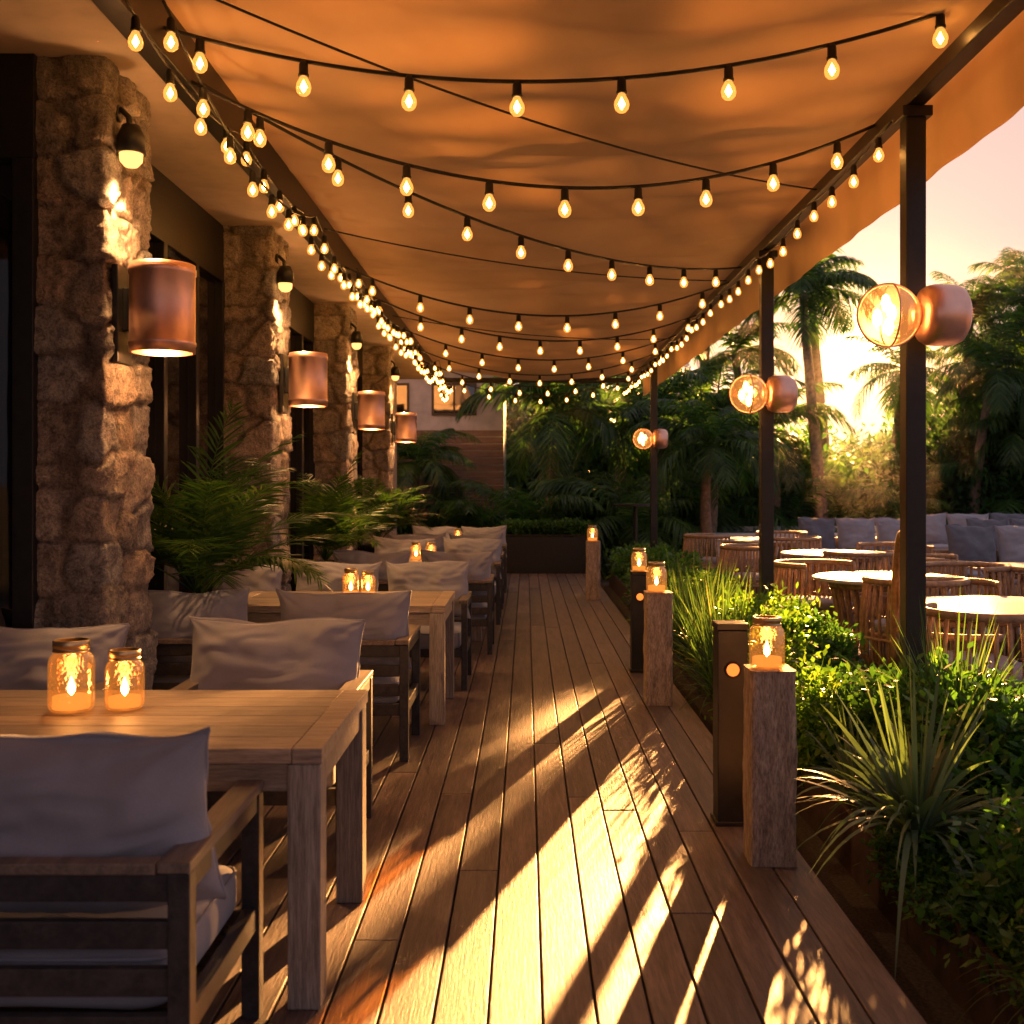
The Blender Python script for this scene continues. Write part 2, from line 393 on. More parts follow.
vs_ = nt.nodes.new('ShaderNodeVolumeScatter'); vs_.inputs['Color'].default_value = (1, .95, .9, 1); vs_.inputs['Density'].default_value = 0.0009; vs_.inputs['Anisotropy'].default_value = 0.72
nt.links.new(vs_.outputs[0], out.inputs['Volume']); M['haze'] = m
b = MB(); b.box(-14, 34, 21.0, 58, -.25, 6.5); place('haze', b.mesh('haze', ['haze']))

# ------------------------------------------------------------------ ground, patio, deck
b = MB(); b.add([(-400,-400,-.3),(400,-400,-.3),(400,900,-.3),(-400,900,-.3)], [(0,1,2,3)]); place('ground', b.mesh('ground', ['ground']))
b = MB(); b.box(2.22, 18, 1, 27, -.29, -.02); place('patio', b.mesh('patio', ['patio']))
b = MB(); b.add([(1.1,-3,-.2),(1.42,-3,-.2),(1.42,19,-.2),(1.1,19,-.2)], [(0,1,2,3)]); place('gravel_strip', b.mesh('gravel_strip', ['gravel']))
b = MB(); pitch = 0.152; x = 1.11-pitch
row = 0
while x > -2.95:
    y = -3-R.uniform(0, 4.5)
    while y < 18.6:
        y2 = min(y+R.uniform(4.2, 6.6), 18.6)
        if y2-y > .2: b.box(x+.004, x+pitch-.004, y+.002, y2-.002, -.03+R.uniform(-.0012, .0012), R.uniform(-.0015, .0015))
        y = y2
    x -= pitch; row += 1
e = empty('wooden_deck')
place('boards', b.mesh('boards', ['deck']), e, bev=.003)
b = MB(); b.box(-2.9, 1.085, -3, 18.5, -.28, -.045); place('substructure', b.mesh('sub', ['blackrub']), e)

# ------------------------------------------------------------------ building
e = empty('restaurant_building')
b = MB()
b.box(-2.36, -2.31, 5.45, 18.2, 0, 3.2)
b.box(-2.86, -2.81, -3, 4.9, 0, 3.2)
b.box(-2.83, -2.22, 4.99, 5.03, 0.0, 3.2)
place('window_glass', b.mesh('glass', ['glass']), e)
b = MB()
for i in range(4):
    ys = 5.5+3.55*i; ye = ys+2.75 if i < 3 else 18.2
    ye = min(ye, 18.2)
    b.box(-2.335, -2.255, ys, ye, 3.0, 3.42); b.box(-2.33, -2.26, ys, ye, 0.0, .12)
    k = 4
    for j in range(k+1):
        yy = ys+(ye-ys-.07)*j/k
        b.box(-2.345, -2.25, yy, yy+.07, .12, 3.0)
for yy in (-1, .6, 2.2, 3.8, 4.85): b.box(-2.85, -2.75, yy, yy+.09, 0, 3.0)
b.box(-2.85, -2.74, -3, 4.97, 3.0, 3.42)
b.box(-2.82, -2.205, 4.93, 4.995, 2.95, 3.42); b.box(-2.30, -2.205, 4.92, 4.992, 0, 2.95); b.box(-2.62, -2.54, 4.93, 4.99, 0, 2.95)
place('window_frames', b.mesh('frames', ['black']), e, bev=.004)
b = MB()
for i in range(3):
    b.tube([(-2.2, 6.2+3.55*i, .9), (-2.2, 6.2+3.55*i, 2.1)], .014, 8)
place('door_handles', b.mesh('handles', ['copper'], True), e)
b = MB(); b.box(-3.2, -1.70, -3, 20, 3.42, 3.62); place('soffit', b.mesh('soffit', ['plaster']), e, bev=.005)
b = MB(); b.box(-6, -1.9, -3, 20, 3.625, 4.6); b.box(-6, -2.9, -3, 20, 0, 3.42); b.box(-2.9, -2.35, 18.2, 20, 0, 3.418)
place('upper_wall', b.mesh('upper', ['plaster']), e)

def stone_column(name, x0, x1, y0, y1, z1, seed):
    g = np.random.default_rng(seed)
    st = .014
    path = []
    def seg(a, b_, nrm):
        n = max(2, int((Vector(b_)-Vector(a)).length/st))
        for i in range(n): path.append((a[0]+(b_[0]-a[0])*i/n, a[1]+(b_[1]-a[1])*i/n, nrm[0], nrm[1]))
    c = .02
    seg((x0, y0), (x1-c, y0), (0, -1))
    for k in range(4):
        a = -math.pi/2+math.pi/2*k/4; path.append((x1-c+c*math.cos(a), y0+c+c*math.sin(a), math.cos(a), math.sin(a)))
    seg((x1, y0+c), (x1, y1-c), (1, 0))
    for k in range(4):
        a = math.pi/2*k/4; path.append((x1-c+c*math.cos(a), y1-c+c*math.sin(a), math.cos(a), math.sin(a)))
    seg((x1-c, y1), (x0, y1), (0, 1)); path.append((x0, y1, 0, 1))
    pa = np.array(path); nz = int(z1/st)
    zz = np.linspace(0, z1, nz)
    P = np.zeros((nz, len(pa), 3)); P[:, :, 0] = pa[:, 0]; P[:, :, 1] = pa[:, 1]; P[:, :, 2] = zz[:, None]
    Nn = np.zeros_like(P); Nn[:, :, 0] = pa[:, 2]; Nn[:, :, 1] = pa[:, 3]
    F3 = P.reshape(-1, 3)
    sd = []; z = .1
    while z < z1+.2:
        h = g.uniform(.17, .33); nst = int(g.integers(2, 4))
        for kx in range(2):
            for ky in range(nst):
                sd.append((x0+(x1-x0)*(kx+.5+g.uniform(-.2, .2))/2, y0+(y1-y0)*(ky+.5+g.uniform(-.22, .22))/nst, z+g.uniform(-.06, .06)))
        z += h
    sd = np.array(sd); ns = len(sd)
    wv = np.array([noise.noise(Vector(p)*5) for p in F3])*.035+np.array([noise.noise(Vector(p)*19) for p in F3])*.012
    A = np.array([1., 1., 1.35])
    q = (F3+wv[:, None])*A; df = np.abs(q[:, None]-(sd*A)[None]); dd = (df**4).sum(2)**.25
    idx = np.argsort(dd, 1)[:, :2]; d1 = dd[np.arange(len(q)), idx[:, 0]]; d2 = dd[np.arange(len(q)), idx[:, 1]]
    ed = np.clip((d2-d1)/.035, 0, 1); ed = ed*ed*(3-2*ed)
    off = g.uniform(-.012, .014, ns)[idx[:, 0]]
    tl = g.normal(0, .05, (ns, 3))[idx[:, 0]]; tilt = ((F3-sd[idx[:, 0]])*tl).sum(1)
    fine = np.array([noise.noise(Vector(p)*9)*.5+abs(noise.noise(Vector(p)*21))*.5+noise.noise(Vector(p)*47)*.25 for p in F3])
    disp = -.018+ed*(.020+off+tilt)+fine*.030
    Q = F3+Nn.reshape(-1, 3)*disp[:, None]
    cols = np.array([(.40, .34, .29), (.33, .29, .26), (.47, .41, .36), (.27, .24, .22), (.38, .31, .25), (.35, .34, .33)])
    cc = cols[g.integers(0, len(cols), ns)][idx[:, 0]]; mort = np.array([.20, .17, .145])
    cc = mort+(cc-mort)*ed[:, None]
    m_ = len(pa); I = np.arange(nz-1)[:, None]*m_+np.arange(m_-1)[None]
    F = np.stack([I, I+1, I+1+m_, I+m_], -1).reshape(-1, 4)
    me = npmesh(name, [(Q, F, 0)], ['stone'])
    ca = me.color_attributes.new('col', 'FLOAT_COLOR', 'POINT')
    ca.data.foreach_set('color', np.concatenate([cc, np.ones((len(cc), 1))], 1).astype(np.float32).ravel())
    me.polygons.foreach_set('use_smooth', [True]*len(F))
    return me
for i in range(4):
    y0 = 4.96+3.5*i
    if i: y0 -= .25
    me = stone_column('masonry', -2.26, -1.9, y0, y0+.62, 3.425, 11+i)
    place('stone_column', me)
    ly = y0+.17+(.18 if i else 0)
    L = empty('wall_lamp', (-1.9, ly, 0)); h0 = 2.10; h1 = 2.51; rr = .148; lx = .205
    b = MB(); prof = [(rr-.012, h0), (rr, h0), (rr, h0+.03), (rr+.004, h0+.035), (rr+.004, h0+.05), (rr, h0+.055), (rr, h1-.05), (rr+.004, h1-.045), (rr+.004, h1-.02), (rr, h1-.015), (rr, h1), (rr-.012, h1), (rr-.012, h0)]
    b.lathe(prof, (lx, 0, 0), 40); place('copper_shade', b.mesh('shade', ['copper'], True), L)
    b = MB(); b.box(.0, .03, -.09, .09, 2.05, 2.5); b.box(.03, .062, -.03, .03, 2.2, 2.4); place('mounting_plate', b.mesh('plate', ['black']), L, bev=.004)
    b = MB(); b.lathe([(0.001, -.05), (.03, -.04), (.04, 0), (.03, .04), (.001, .05)], (lx, 0, 2.2), 10); place('lit_bulb', b.mesh('lb', ['spotface'], True), L)
    b = MB(); b.cyl((lx, 0, 2.25), .02, .12); b.box(lx-rr+.01, lx+rr-.01, -.01, .01, 2.36, 2.375); place('bulb_holder', b.mesh('bh', ['black']), L)
    light('lamp_light', 'POINT', L, (lx, 0, 2.14), 12, (1, .50, .18), .05)
    light('lamp_uplight', 'POINT', L, (lx, 0, 2.44), 16, (1, .50, .18), .05)
    sp = empty('spotlight', (-1.9, y0+.12, 0)); b = MB()
    b.tube([(0, 0, 3.2), (.03, 0, 3.22), (.07, -.01, 3.18), (.075, -.01, 3.1)], .014, 8); b.cyl((-.0, 0, 3.2), .04, .025, axis='X')
    b.lathe([(.001, 3.14), (.04, 3.14), (.062, 3.09), (.066, 3.01), (.056, 3.01), (.054, 3.03), (.001, 3.03)], (.08, -.01, 0), 20)
    place('housing', b.mesh('spoth', ['black'], True), sp)
    b = MB(); b.lathe([(.001, 2.945), (.03, 2.952), (.05, 2.975), (.053, 3.01)], (.08, -.01, 0), 16); place('lens', b.mesh('lens', ['spotface'], True), sp)
    light('spot_beam', 'SPOT', sp, (.085, -.04, 2.935), 110, (1, .50, .18), .03, (math.radians(10), math.radians(-10), 0), math.radians(120))

# ------------------------------------------------------------------ canopy structure
e = empty('fabric_canopy')
b = MB(); b.box(-1.695, -1.58, -1, 20.2, 3.37, 3.60); b.box(1.90, 1.99, -1, 20.2, 3.38, 3.46); b.box(-1.695, 2.0, 20.21, 20.3, 3.38, 3.47)
place('beams', b.mesh('beams', ['black']), e, bev=.006)
nx, ny = 90, 420; X = np.linspace(-1.66, 2.14, nx); Y = np.linspace(0, 20.2, ny)
XX, YY = np.meshgrid(X, Y)
u = (XX+1.66)/3.8; env = np.sin(np.pi*np.clip(u, 0, 1))**0.8
ph = YY*2*np.pi/3.5+1.6*np.sin(u*2.6)+.5
Z = 3.62-.085*u-.13*env*(.55+.45*np.cos(ph))
Z += env*.032*np.sin(YY*4.1+u*7)+env*.018*np.sin(YY*7.3-u*11+1.3)+.011*env*np.sin(YY*13+u*17)
Z += .014*np.sin(YY*14+2*np.sin(XX*3))*np.exp(-((u-.02)/.14)**2)
V = np.stack([XX, YY, Z], -1).reshape(-1, 3); I = np.arange(ny-1)[:, None]*nx+np.arange(nx-1)[None]
F = np.stack([I, I+1, I+1+nx, I+nx], -1).reshape(-1, 4)
me = npmesh('fabric', [(V, F, 0)], ['canopy']); me.polygons.foreach_set('use_smooth', [True]*len(F)); place('fabric', me, e)
nz = 12; zt = Z[:, -1]
VY = np.repeat(Y[:, None], nz, 1); tt = np.linspace(0, 1, nz)[None]
VX = 2.145+.008*np.sin(VY*5.2)*tt+.005*np.sin(VY*13)*tt+.02*tt; VZ = zt[:, None]-tt*(.41+.004*np.sin(VY*2.1))
V = np.stack([VX, VY, VZ], -1).reshape(-1, 3); I = np.arange(ny-1)[:, None]*nz+np.arange(nz-1)[None]
F = np.stack([I, I+1, I+1+nz, I+nz], -1).reshape(-1, 4)
me = npmesh('valance', [(V, F, 0)], ['canopy']); me.polygons.foreach_set('use_smooth', [True]*len(F)); place('valance', me, e)
b = MB()
def caten(p0, p1, sag, n):
    out_ = []
    for i in range(n+1):
        t = i/n; p = Vector(p0).lerp(Vector(p1), t); p.z -= sag*4*t*(1-t); out_.append(p)
    return out_
for (ya, yb, sg) in ((4.1, 7.2, .14), (8.6, 10.4, .1), (13, 14.5, .1)):
    b.tube(caten((-1.62, ya, 3.5), (1.9, yb, 3.42), sg, 30), .006, 6)
place('seam_cables', b.mesh('cables', ['blackrub'], True), e)

for i, py in enumerate((5.53, 8.9, 16.75, -.5)):
    P_ = empty('canopy_post', (1.945, py, 0)); b = MB()
    b.box(-.05, .05, -.05, .05, -.25, 3.375); b.box(-.075, .075, -.075, .075, 3.32, 3.372); b.box(-.09, .09, -.09, .09, -.02, 0.0)
    place('post', b.mesh('post', ['black']), P_, bev=.005)
    if i == 3: continue
    z = 2.31 - (.1 if i == 1 else 0.12*(i > 1))
    G = empty('globe_lamp', (1.905, py-.10, z)); b = MB()
    n = 14; r = .15
    b.lathe([(max(.001, r*math.sin(math.pi*k/n)), -r*math.cos(math.pi*k/n)) for k in range(n+1)], (-.14, -.08, 0), 28, 0, 'X')
    place('glass_globe', b.mesh('globe', ['lampglass'], True), G)
    b = MB()
    b.lathe([(.002, .0), (.10, .0), (.13, .012), (.145, .04), (.15, .08), (.145, .17), (.13, .2), (.105, .215), (.105, .2), (.002, .2)], (.01, -.08, 0), 32, 0, 'X')
    place('copper_canister', b.mesh('can', ['copper'], True), G)
    b = MB(); ring = [(-.14+.152*math.cos(a), -.08, .152*math.sin(a)) for a in np.linspace(0, 2*math.pi, 36)[:-1]]
    b.tube(ring, .007, 6, closed=True)
    ring = [(-.135, -.08+.152*math.cos(a), .152*math.sin(a)) for a in np.linspace(0, 2*math.pi, 36)[:-1]]; b.tube(ring, .005, 6, closed=True)
    b.cyl((-.03, -.08, 0), .05, .06, axis='X'); b.box(.0, .08, .04, .16, -.05, .05)
    place('brackets', b.mesh('br', ['copper'], True), G)
    b = MB()
    for (dx, dy, dz) in ((-.03, -.05, .05), (.03, .05, .02), (.0, 0, -.055), (-.05, .02, -.01)):
        b.lathe([(.001, -.045), (.018, -.03), (.026, 0), (.016, .035), (.001, .045)], (-.14+dx, -.08+dy, dz), 8)
    place('filament_bulbs', b.mesh('fb', ['bulb2'], True), G)

# ------------------------------------------------------------------ string lights
def bulb_geo(cb, gb, fb, p, s=1.0, seg=12):
    x, y, z = p
    cb.lathe([(.001, .0), (.014*s, .0), (.02*s, -.015*s), (.021*s, -.055*s), (.024*s, -.058*s), (.024*s, -.068*s), (.001, -.068*s)], (x, y, z), 10)
    gb.lathe([(.014*s, -.066*s), (.02*s, -.08*s), (.031*s, -.100*s), (.034*s, -.117*s), (.030*s, -.136*s), (.018*s, -.149*s), (.001, -.154*s)], (x, y, z), seg)
    fb.lathe([(.001, -.084*s), (.016*s, -.115*s), (.001, -.138*s)], (x, y, z), 6)
def string(pathpts, spacing, s=1.0, start=.2):
    E = empty('string_lights'); cb, gb, fb = MB(), MB(), MB()
    cb.tube(pathpts, .009 if s > .9 else .007, 6)
    d = 0; nxt = start
    for a, c_ in zip(pathpts[:-1], pathpts[1:]):
        a = Vector(a); c_ = Vector(c_); L_ = (c_-a).length
        while nxt < d+L_:
            p = a.lerp(c_, (nxt-d)/L_); bulb_geo(cb, gb, fb, p, s); nxt += spacing*R.uniform(.95, 1.05)
        d += L_
    place('cable', cb.mesh('cable', ['blackrub'], True), E); place('bulb_glass', gb.mesh('bg', ['bulbglass'], True), E)
    place('filaments', fb.mesh('fil', ['bulb'], True), E)
string(caten((-2.0, 4.80, 3.62), (2.05, 4.83, 3.64), .38, 40), .475, 1.0, .14)
string(caten((-1.6, 5.2, 3.40), (1.93, 6.0, 3.46), .43, 40), .40, 1.0, .3)
string(caten((-1.6, 5.3, 3.44), (1.93, 9.75, 3.42), .30, 40), .55, 1.0, .4)
for i, (ya, yb) in enumerate(((9.6, 10.3), (11.0, 12.3), (13.0, 13.9), (15.0, 15.6), (16.8, 17.3), (18.5, 18.8))):
    string(caten((-1.6, ya, 3.40), (1.93, yb, 3.40), .38, 36), .44, 1.0, R.uniform(.1, .4))
def swag(x, z, ya, yb, step, sag, jit=0.05, dx=0):
    pts = []; y = ya
    while y < yb:
        y2 = y+step; pts += caten((x+R.uniform(-jit, jit), y, z), (x+dx+R.uniform(-jit, jit), y2, z), sag*R.uniform(.6, 1.3), 12)[:-1]; y = y2
    return pts
string(swag(-1.56, 3.40, 4.2, 20, 1.8, .10), .42, .9)
string(swag(-1.50, 3.42, 4.4, 20, 3.5, .30), .46, .9, .1)
string(swag(-1.38, 3.36, 9.5, 20, 3.5, .22, .1), .46, .9, .1)
string(swag(1.86, 3.33, 5.6, 20, 1.7, .05, .02), .44, .85)

# ------------------------------------------------------------------ tables
def dining_table(x0, x1, y0, y1, zt=.74):
    E = empty('dining_table', ((x0+x1)/2, (y0+y1)/2, 0)); w = (x1-x0)/2; d = (y1-y0)/2
    b = MB(); n = 6; pw = (2*d-.0)/n
    b.box(-w, -w+.085, -d, d, zt-.045, zt); b.box(w-.085, w, -d, d, zt-.045, zt)
    for i in range(n): b.box(-w+.087, w-.087, -d+pw*i+.0015, -d+pw*(i+1)-.0015, zt-.044, zt-.001)
    place('table_top', b.mesh('top', ['teak']), E, bev=.003)
    b = MB()
    for sx in (-1, 1):
        for sy in (-1, 1):
            cx = sx*(w-.052); cy = sy*(d-.052); b.box(cx-.047, cx+.047, cy-.047, cy+.047, 0, zt-.047)
    place('legs', b.mesh('legs', ['teakz']), E, bev=.004)
    b = MB(); z0 = zt-.125
    b.box(-w+.1, w-.1, -d+.015, -d+.045, z0, zt-.047); b.box(-w+.1, w-.1, d-.045, d-.015, z0, zt-.047)
    b.box(-w+.015, -w+.045, -d+.1, d-.1, z0, zt-.047); b.box(w-.045, w-.015, -d+.1, d-.1, z0, zt-.047)
    place('apron', b.mesh('apron', ['teak']), E, bev=.002)
dining_table(-2.1, -.575, 3.1, 4.0)
dining_table(-1.92, -.50, 6.8, 7.75)
dining_table(-1.75, -.42, 10.5, 11.45)
dining_table(-1.70, -.38, 14.1, 15.0)

# ------------------------------------------------------------------ chairs
def pillow_mesh(w, h, t, seed, name='pillow', mat='cushion'):
    nu, nv = 60, 44; b = MB(); off = Vector((seed*3.1, seed*1.7, 0))
    def pt(u, v, s):
        au, av = abs(u), abs(v)
        x = w/2*u*(1-.03*(1-av**2)*au**3); z = h/2*v*(1-.01*(1-au**2)*av**3)
        x += math.copysign(.012*(au*av)**8, u); z += math.copysign(.014*(au*av)**8, v)
        cu = max(0, 1-au**2.8); cv = max(0, 1-av**2.4); th = t/2*(cu**.5)*(cv**.5)
        th *= 1+.20*(-v)
        e_ = (cu*cv)**.35
        q = Vector((u*1.3, v*1.1, s*.7))+off
        wr = noise.noise(q*1.4)*.034*e_
        ang = math.atan2(1.02-av, 1.02-au)
        wr += .012*math.sin(ang*10+seed)*((au*av)**1.3)*e_
        wr += .005*math.sin(u*23+seed+3*noise.noise(q*2))*(av**3)*e_
        fold = noise.noise(Vector((u*2.0+v*1.4, v*4.2-u*1.1, seed*2.3)))
        wr += .024*(abs(fold)**.8-.3)*e_
        return (x+noise.noise(q*1.5)*.014, s*(th+wr), z+noise.noise(q*1.2+Vector((5, 5, 5)))*.034)
    for s in (-1, 1):
        vv = []
        for j in range(nv+1):
            for i in range(nu+1):
                u = math.sin((i/nu-.5)*math.pi); v = math.sin((j/nv-.5)*math.pi)
                p = pt(u, v, s)
                if i in (0, nu) or j in (0, nv): p1 = pt(u, v, 1); p = (p1[0], 0, p1[2])
                vv.append(p)
        ff = []
        for j in range(nv):
            for i in range(nu):
                a = j*(nu+1)+i; q = (a, a+1, a+nu+2, a+nu+1); ff.append(q if s < 0 else q[::-1])
        b.add(vv, ff)
        if s > 0:
            ring = [vv[i] for i in range(nu)]+[vv[j*(nu+1)+nu] for j in range(nv)]+[vv[nv*(nu+1)+i] for i in range(nu, 0, -1)]+[vv[j*(nu+1)] for j in range(nv, 0, -1)]
            r2 = [ring[0]]
            for p in ring[1:]:
                if (Vector(p)-Vector(r2[-1])).length > .006: r2.append(p)
            b.tube(r2, .0045, 6, closed=True)
    return b.mesh(name, [mat], True)
PIL = [pillow_mesh(.74, .42, .27, k) for k in range(4)]
PILD = [pillow_mesh(.7, .42, .22, 9, 'pillowd', 'cushdark')]
def softbox(w, d, h, seed, mat='cushion'):
    b = MB(); off = Vector((seed, 0, 0)); vs = []
    nu, nv = 40, 20
    for j in range(nv+1):
        ph = -math.pi/2+math.pi*j/nv
        for i in range(nu):
            th = 2*math.pi*i/nu
            def se(c, e): return math.copysign(abs(c)**e, c)
            x = w/2*se(math.cos(ph), .22)*se(math.cos(th), .16); y = d/2*se(math.cos(ph), .22)*se(math.sin(th), .16); z = h/2*se(math.sin(ph), .45)
            z += .02*(1-(2*x/w)**2)*(1-(2*y/d)**2)*(1 if z > 0 else 0)
            nn = noise.noise(Vector((x*5, y*5, z*5))+off)*.012
            vs.append((x, y, z+nn))
    fs = [(j*nu+i, j*nu+(i+1) % nu, (j+1)*nu+(i+1) % nu, (j+1)*nu+i) for j in range(nv) for i in range(nu)]
    b.add(vs, fs)
    b.tube([(w/2*.985*math.copysign(abs(math.cos(t))**.16, math.cos(t)), d/2*.985*math.copysign(abs(math.sin(t))**.16, math.sin(t)), h*.36) for t in np.linspace(0, 2*math.pi, 80)[:-1]], .005, 6, closed=True)
    return b.mesh('seat', [mat], True)
SEAT = softbox(.64, .62, .15, 1)
def chair_frame(w, d):
    b = MB(); h = w/2; lt = .05
    for sx in (-1, 1):
        cx = sx*(h-lt/2)
        b.box(cx-lt/2, cx+lt/2, 0, lt, 0, .625); b.box(cx-lt/2, cx+lt/2, d-lt, d, 0, .625)
        b.box(cx-.018, cx+.018, lt, d-lt, .25, .31)
        b.box(cx-.02, cx+.02, lt, d-lt, .575, .623)
    for z in (.56, .455, .35, .245): b.box(-h+lt, h-lt, .010, .036, z, z+.062)
    b.box(-h+lt, h-lt, d-.04, d-.012, .235, .30)
    for k in range(6): b.box(-h+lt, h-lt, .06+.095*k, .125+.095*k, .255, .275)
    me = b.mesh('cframe', ['frame'])
    b = MB()
    for sx in (-1, 1):
        cx = sx*(h-.035); b.box(cx-.037, cx+.037, -.005, d+.005, .627, .652)
    b.box(-h+.075, h-.075, -.004, .046, .624, .65)
    return me, b.mesh('carm', ['arm'])
CF = chair_frame(.76, .68)
def chair(x, y, face=1, sx=1.0, k=0, rotj=0.0, lift=0, tilt=0.0):
    E = empty('lounge_chair', (x, y, 0), (0 if face == 1 else math.pi)+rotj); E.scale = (sx, 1, 1)
    place('frame', CF[0], E, bev=.003); place('armrests', CF[1], E, bev=.004)
    place('seat_cushion', SEAT, E, (0, .37, .355))
    place('back_cushion', PIL[k % 4], E, (R.uniform(-.015, .015), .20, .685+lift), (math.radians(13), R.uniform(-.03, .03)+tilt, R.uniform(-.05, .05)))
chair(-1.12, 2.42, 1, 1, 1, 0, 0, -.03)
chair(-1.07, 4.95, -1, 1, 2)
chair(-2.12, 4.92, -1, 1, 0, .02, -.02)
chair(-1.0, 5.9, 1, .97, 3); chair(-1.88, 5.95, 1, .95, 2, .03)
chair(-.75, 8.65, -1, .85, 1); chair(-1.45, 8.6, -1, .85, 3, .04); chair(-2.07, 8.3, -1, .7, 2)
chair(-.62, 9.65, 1, .85, 0); chair(-1.38, 9.6, 1, .9, 2)
chair(-.6, 12.4, -1, .85, 1); chair(-1.35, 12.4, -1, .9, 0)
chair(-.6, 13.2, 1, .85, 3); chair(-1.3, 13.2, 1, .9, 1); chair(-.6, 15.9, -1, .85, 0); chair(-1.3, 15.9, -1, .85, 2)

# ------------------------------------------------------------------ candle jars
def jar(x, y, z, h=.2, r=.065, lit=1.0):
    E = empty('candle_jar', (x, y, z)); b = MB()
    b.lathe([(.001, .004), (r*.85, .0), (r*.98, .012), (r, .03), (r, h*.66), (r*.93, h*.76), (r*.74, h*.83), (r*.74, h*.86)], (0, 0, 0), 32)
    place('glass', b.mesh('jar', ['jarglass'], True), E)
    b = MB(); b.lathe([(r*.76, h*.835), (r*.80, h*.84), (r*.80, h*.865), (r*.76, h*.87), (r*.76, h*.89), (r*.80, h*.895), (r*.80, h*.985), (r*.76, h), (r*.70, h), (r*.70, h*.84)], (0, 0, 0), 32)
    place('metal_band', b.mesh('band', ['zinc'], True), E)
    b = MB(); b.lathe([(.001, .008), (r*.8, .008), (r*.82, .012), (r*.82, h*.2), (r*.7, h*.19), (.001, h*.185)], (0, 0, 0), 24); place('wax', b.mesh('wax', ['wax'], True), E)
    b = MB(); f = h*.21; b.lathe([(.001, f), (.011, f+.012), (.013, f+.025), (.007, f+.045), (.001, f+.062)], (0, 0, 0), 12); place('flame', b.mesh('flame', ['flame'], True), E)
    light('candle_light', 'POINT', E, (0, 0, h*.5), 1.0*lit, (1, .47, .15), .03)
jar(-1.50, 3.63, .741, .232, .073); jar(-1.335, 3.66, .741, .195, .063)
jar(-1.17, 7.35, .741, .19, .055); jar(-1.06, 7.38, .741, .17, .05)
jar(-.95, 11.0, .741, .18, .055); jar(-1.1, 11.0, .741, .18, .055); jar(-.9, 14.5, .741, .18, .055)

# ------------------------------------------------------------------ posts and bollard lamps
def rockpost(x, y, w, h, seed):
    b = MB(); n = 9; nz = 34; vs = []; fs = []; ring = []
    for i in range(4*n):
        s = i//n; t = (i % n)/n*2-1
        ring.append([(t, -1), (1, t), (-t, 1), (-1, -t)][s])
    for j in range(nz+1):
        z = h*j/nz
        for p in ring:
            q = Vector((p[0]*w/2, p[1]*w/2, z)); nn = noise.noise(Vector((q.x*14, q.y*14, q.z*5))+Vector((seed, 0, 0)))*.004+noise.noise(Vector((q.x*50, q.y*50, q.z*14)))*.004
            ed = .005 if abs(p[0]) > .9 and abs(p[1]) > .9 else 0
            k = 1+(nn-ed)/(w/2); vs.append((q.x*k, q.y*k, z))
    m_ = 4*n
    for j in range(nz):
        for i in range(m_): fs.append((j*m_+i, j*m_+(i+1) % m_, (j+1)*m_+(i+1) % m_, (j+1)*m_+i))
    fs.append(tuple(nz*m_+i for i in range(m_)))
    b.add(vs, fs); place('rough_wooden_post', b.mesh('gpost', ['postwood']), None, (x, y, 0))
for (y, x) in ((4.36, .965), (7.5, .90), (14.4, .88)):
    rockpost(x, y, .18, .76, y); jar(x-.01, y, .762, .2, .07, 1.4)
for (y, x, h) in ((4.85, .90, .88), (8.8, .905, .80)):
    E = empty('bollard_light', (x, y, 0)); b = MB()
    b.box(-.065, .065, -.065, .065, 0, h-.03); b.box(-.07, .07, -.07, .07, h-.027, h); b.box(-.075, .075, -.075, .075, 0.001, .02)
    b.lathe([(.03, 0), (.036, 0), (.036, -.012), (.03, -.012), (.03, 0)], (0, -.066, h-.2), 20, 0, 'Y')
    place('body', b.mesh('bol', ['black']), E, bev=.005)
    b = MB(); b.lathe([(.028, -.003), (.02, -.012), (.001, -.016)], (0, -.066, h-.2), 16, 0, 'Y'); place('lens', b.mesh('bl', ['lens'], True), E)
jar(.905, 8.8, .802, .18, .062)

# ------------------------------------------------------------------ planter and planting
e = empty('planter')
b = MB(); b.box(1.40, 1.425, -3, 18.5, -.28, .06); b.box(2.18, 2.205, -3, 18.5, -.28, .06); b.box(1.42, 2.185, 18.47, 18.5, -.28, .055)
place('steel_sides', b.mesh('ps', ['corten']), e, bev=.003)
b = MB(); b.box(1.42, 2.185, -3, 18.47, -.27, 0.0); place('soil', b.mesh('soil', ['soil']), e)

def hedge(name, x, y, sx, sy, sz, mat, ncl, nl, ll, lw, seed, z0=0.02):
    me = npmesh(name, [bush_parts(seed, (sx, sy, sz), ncl, nl, ll, lw, True, 0, .05)], [mat]); place(name, me, None, (x, y, z0))
hedge('clipped_hedge', 1.93, 3.0, .22, 1.7, .60, 'leaf', 520, 30, .06, .038, 3)
hedge('clipped_hedge', 1.90, 6.2, .25, 1.6, .52, 'leaf', 600, 28, .055, .032, 4)
hedge('clipped_hedge', 1.85, 10.2, .28, 2.2, .48, 'leafy', 520, 24, .06, .035, 5)
hedge('clipped_hedge', 1.75, 15.3, .32, 3.0, .52, 'leaf', 550, 20, .075, .045, 6)
def shrub(name, x, y, z, size, mat, ncl, nl, ll, lw, seed, sp=.06):
    me = npmesh(name, [bush_parts(seed, size, ncl, nl, ll, lw, False, 0, sp)], [mat]); place(name, me, None, (x, y, z))
shrub('lime_shrub', 1.55, 6.9, .02, (.28, .6, .58), 'leafy', 170, 26, .052, .03, 21)
shrub('lime_shrub', 1.50, 5.8, .02, (.20, .45, .44), 'leafy', 150, 26, .048, .028, 22)
shrub('lime_shrub', 1.80, 7.6, .05, (.3, .4, .66), 'leafy', 130, 26, .055, .03, 23)
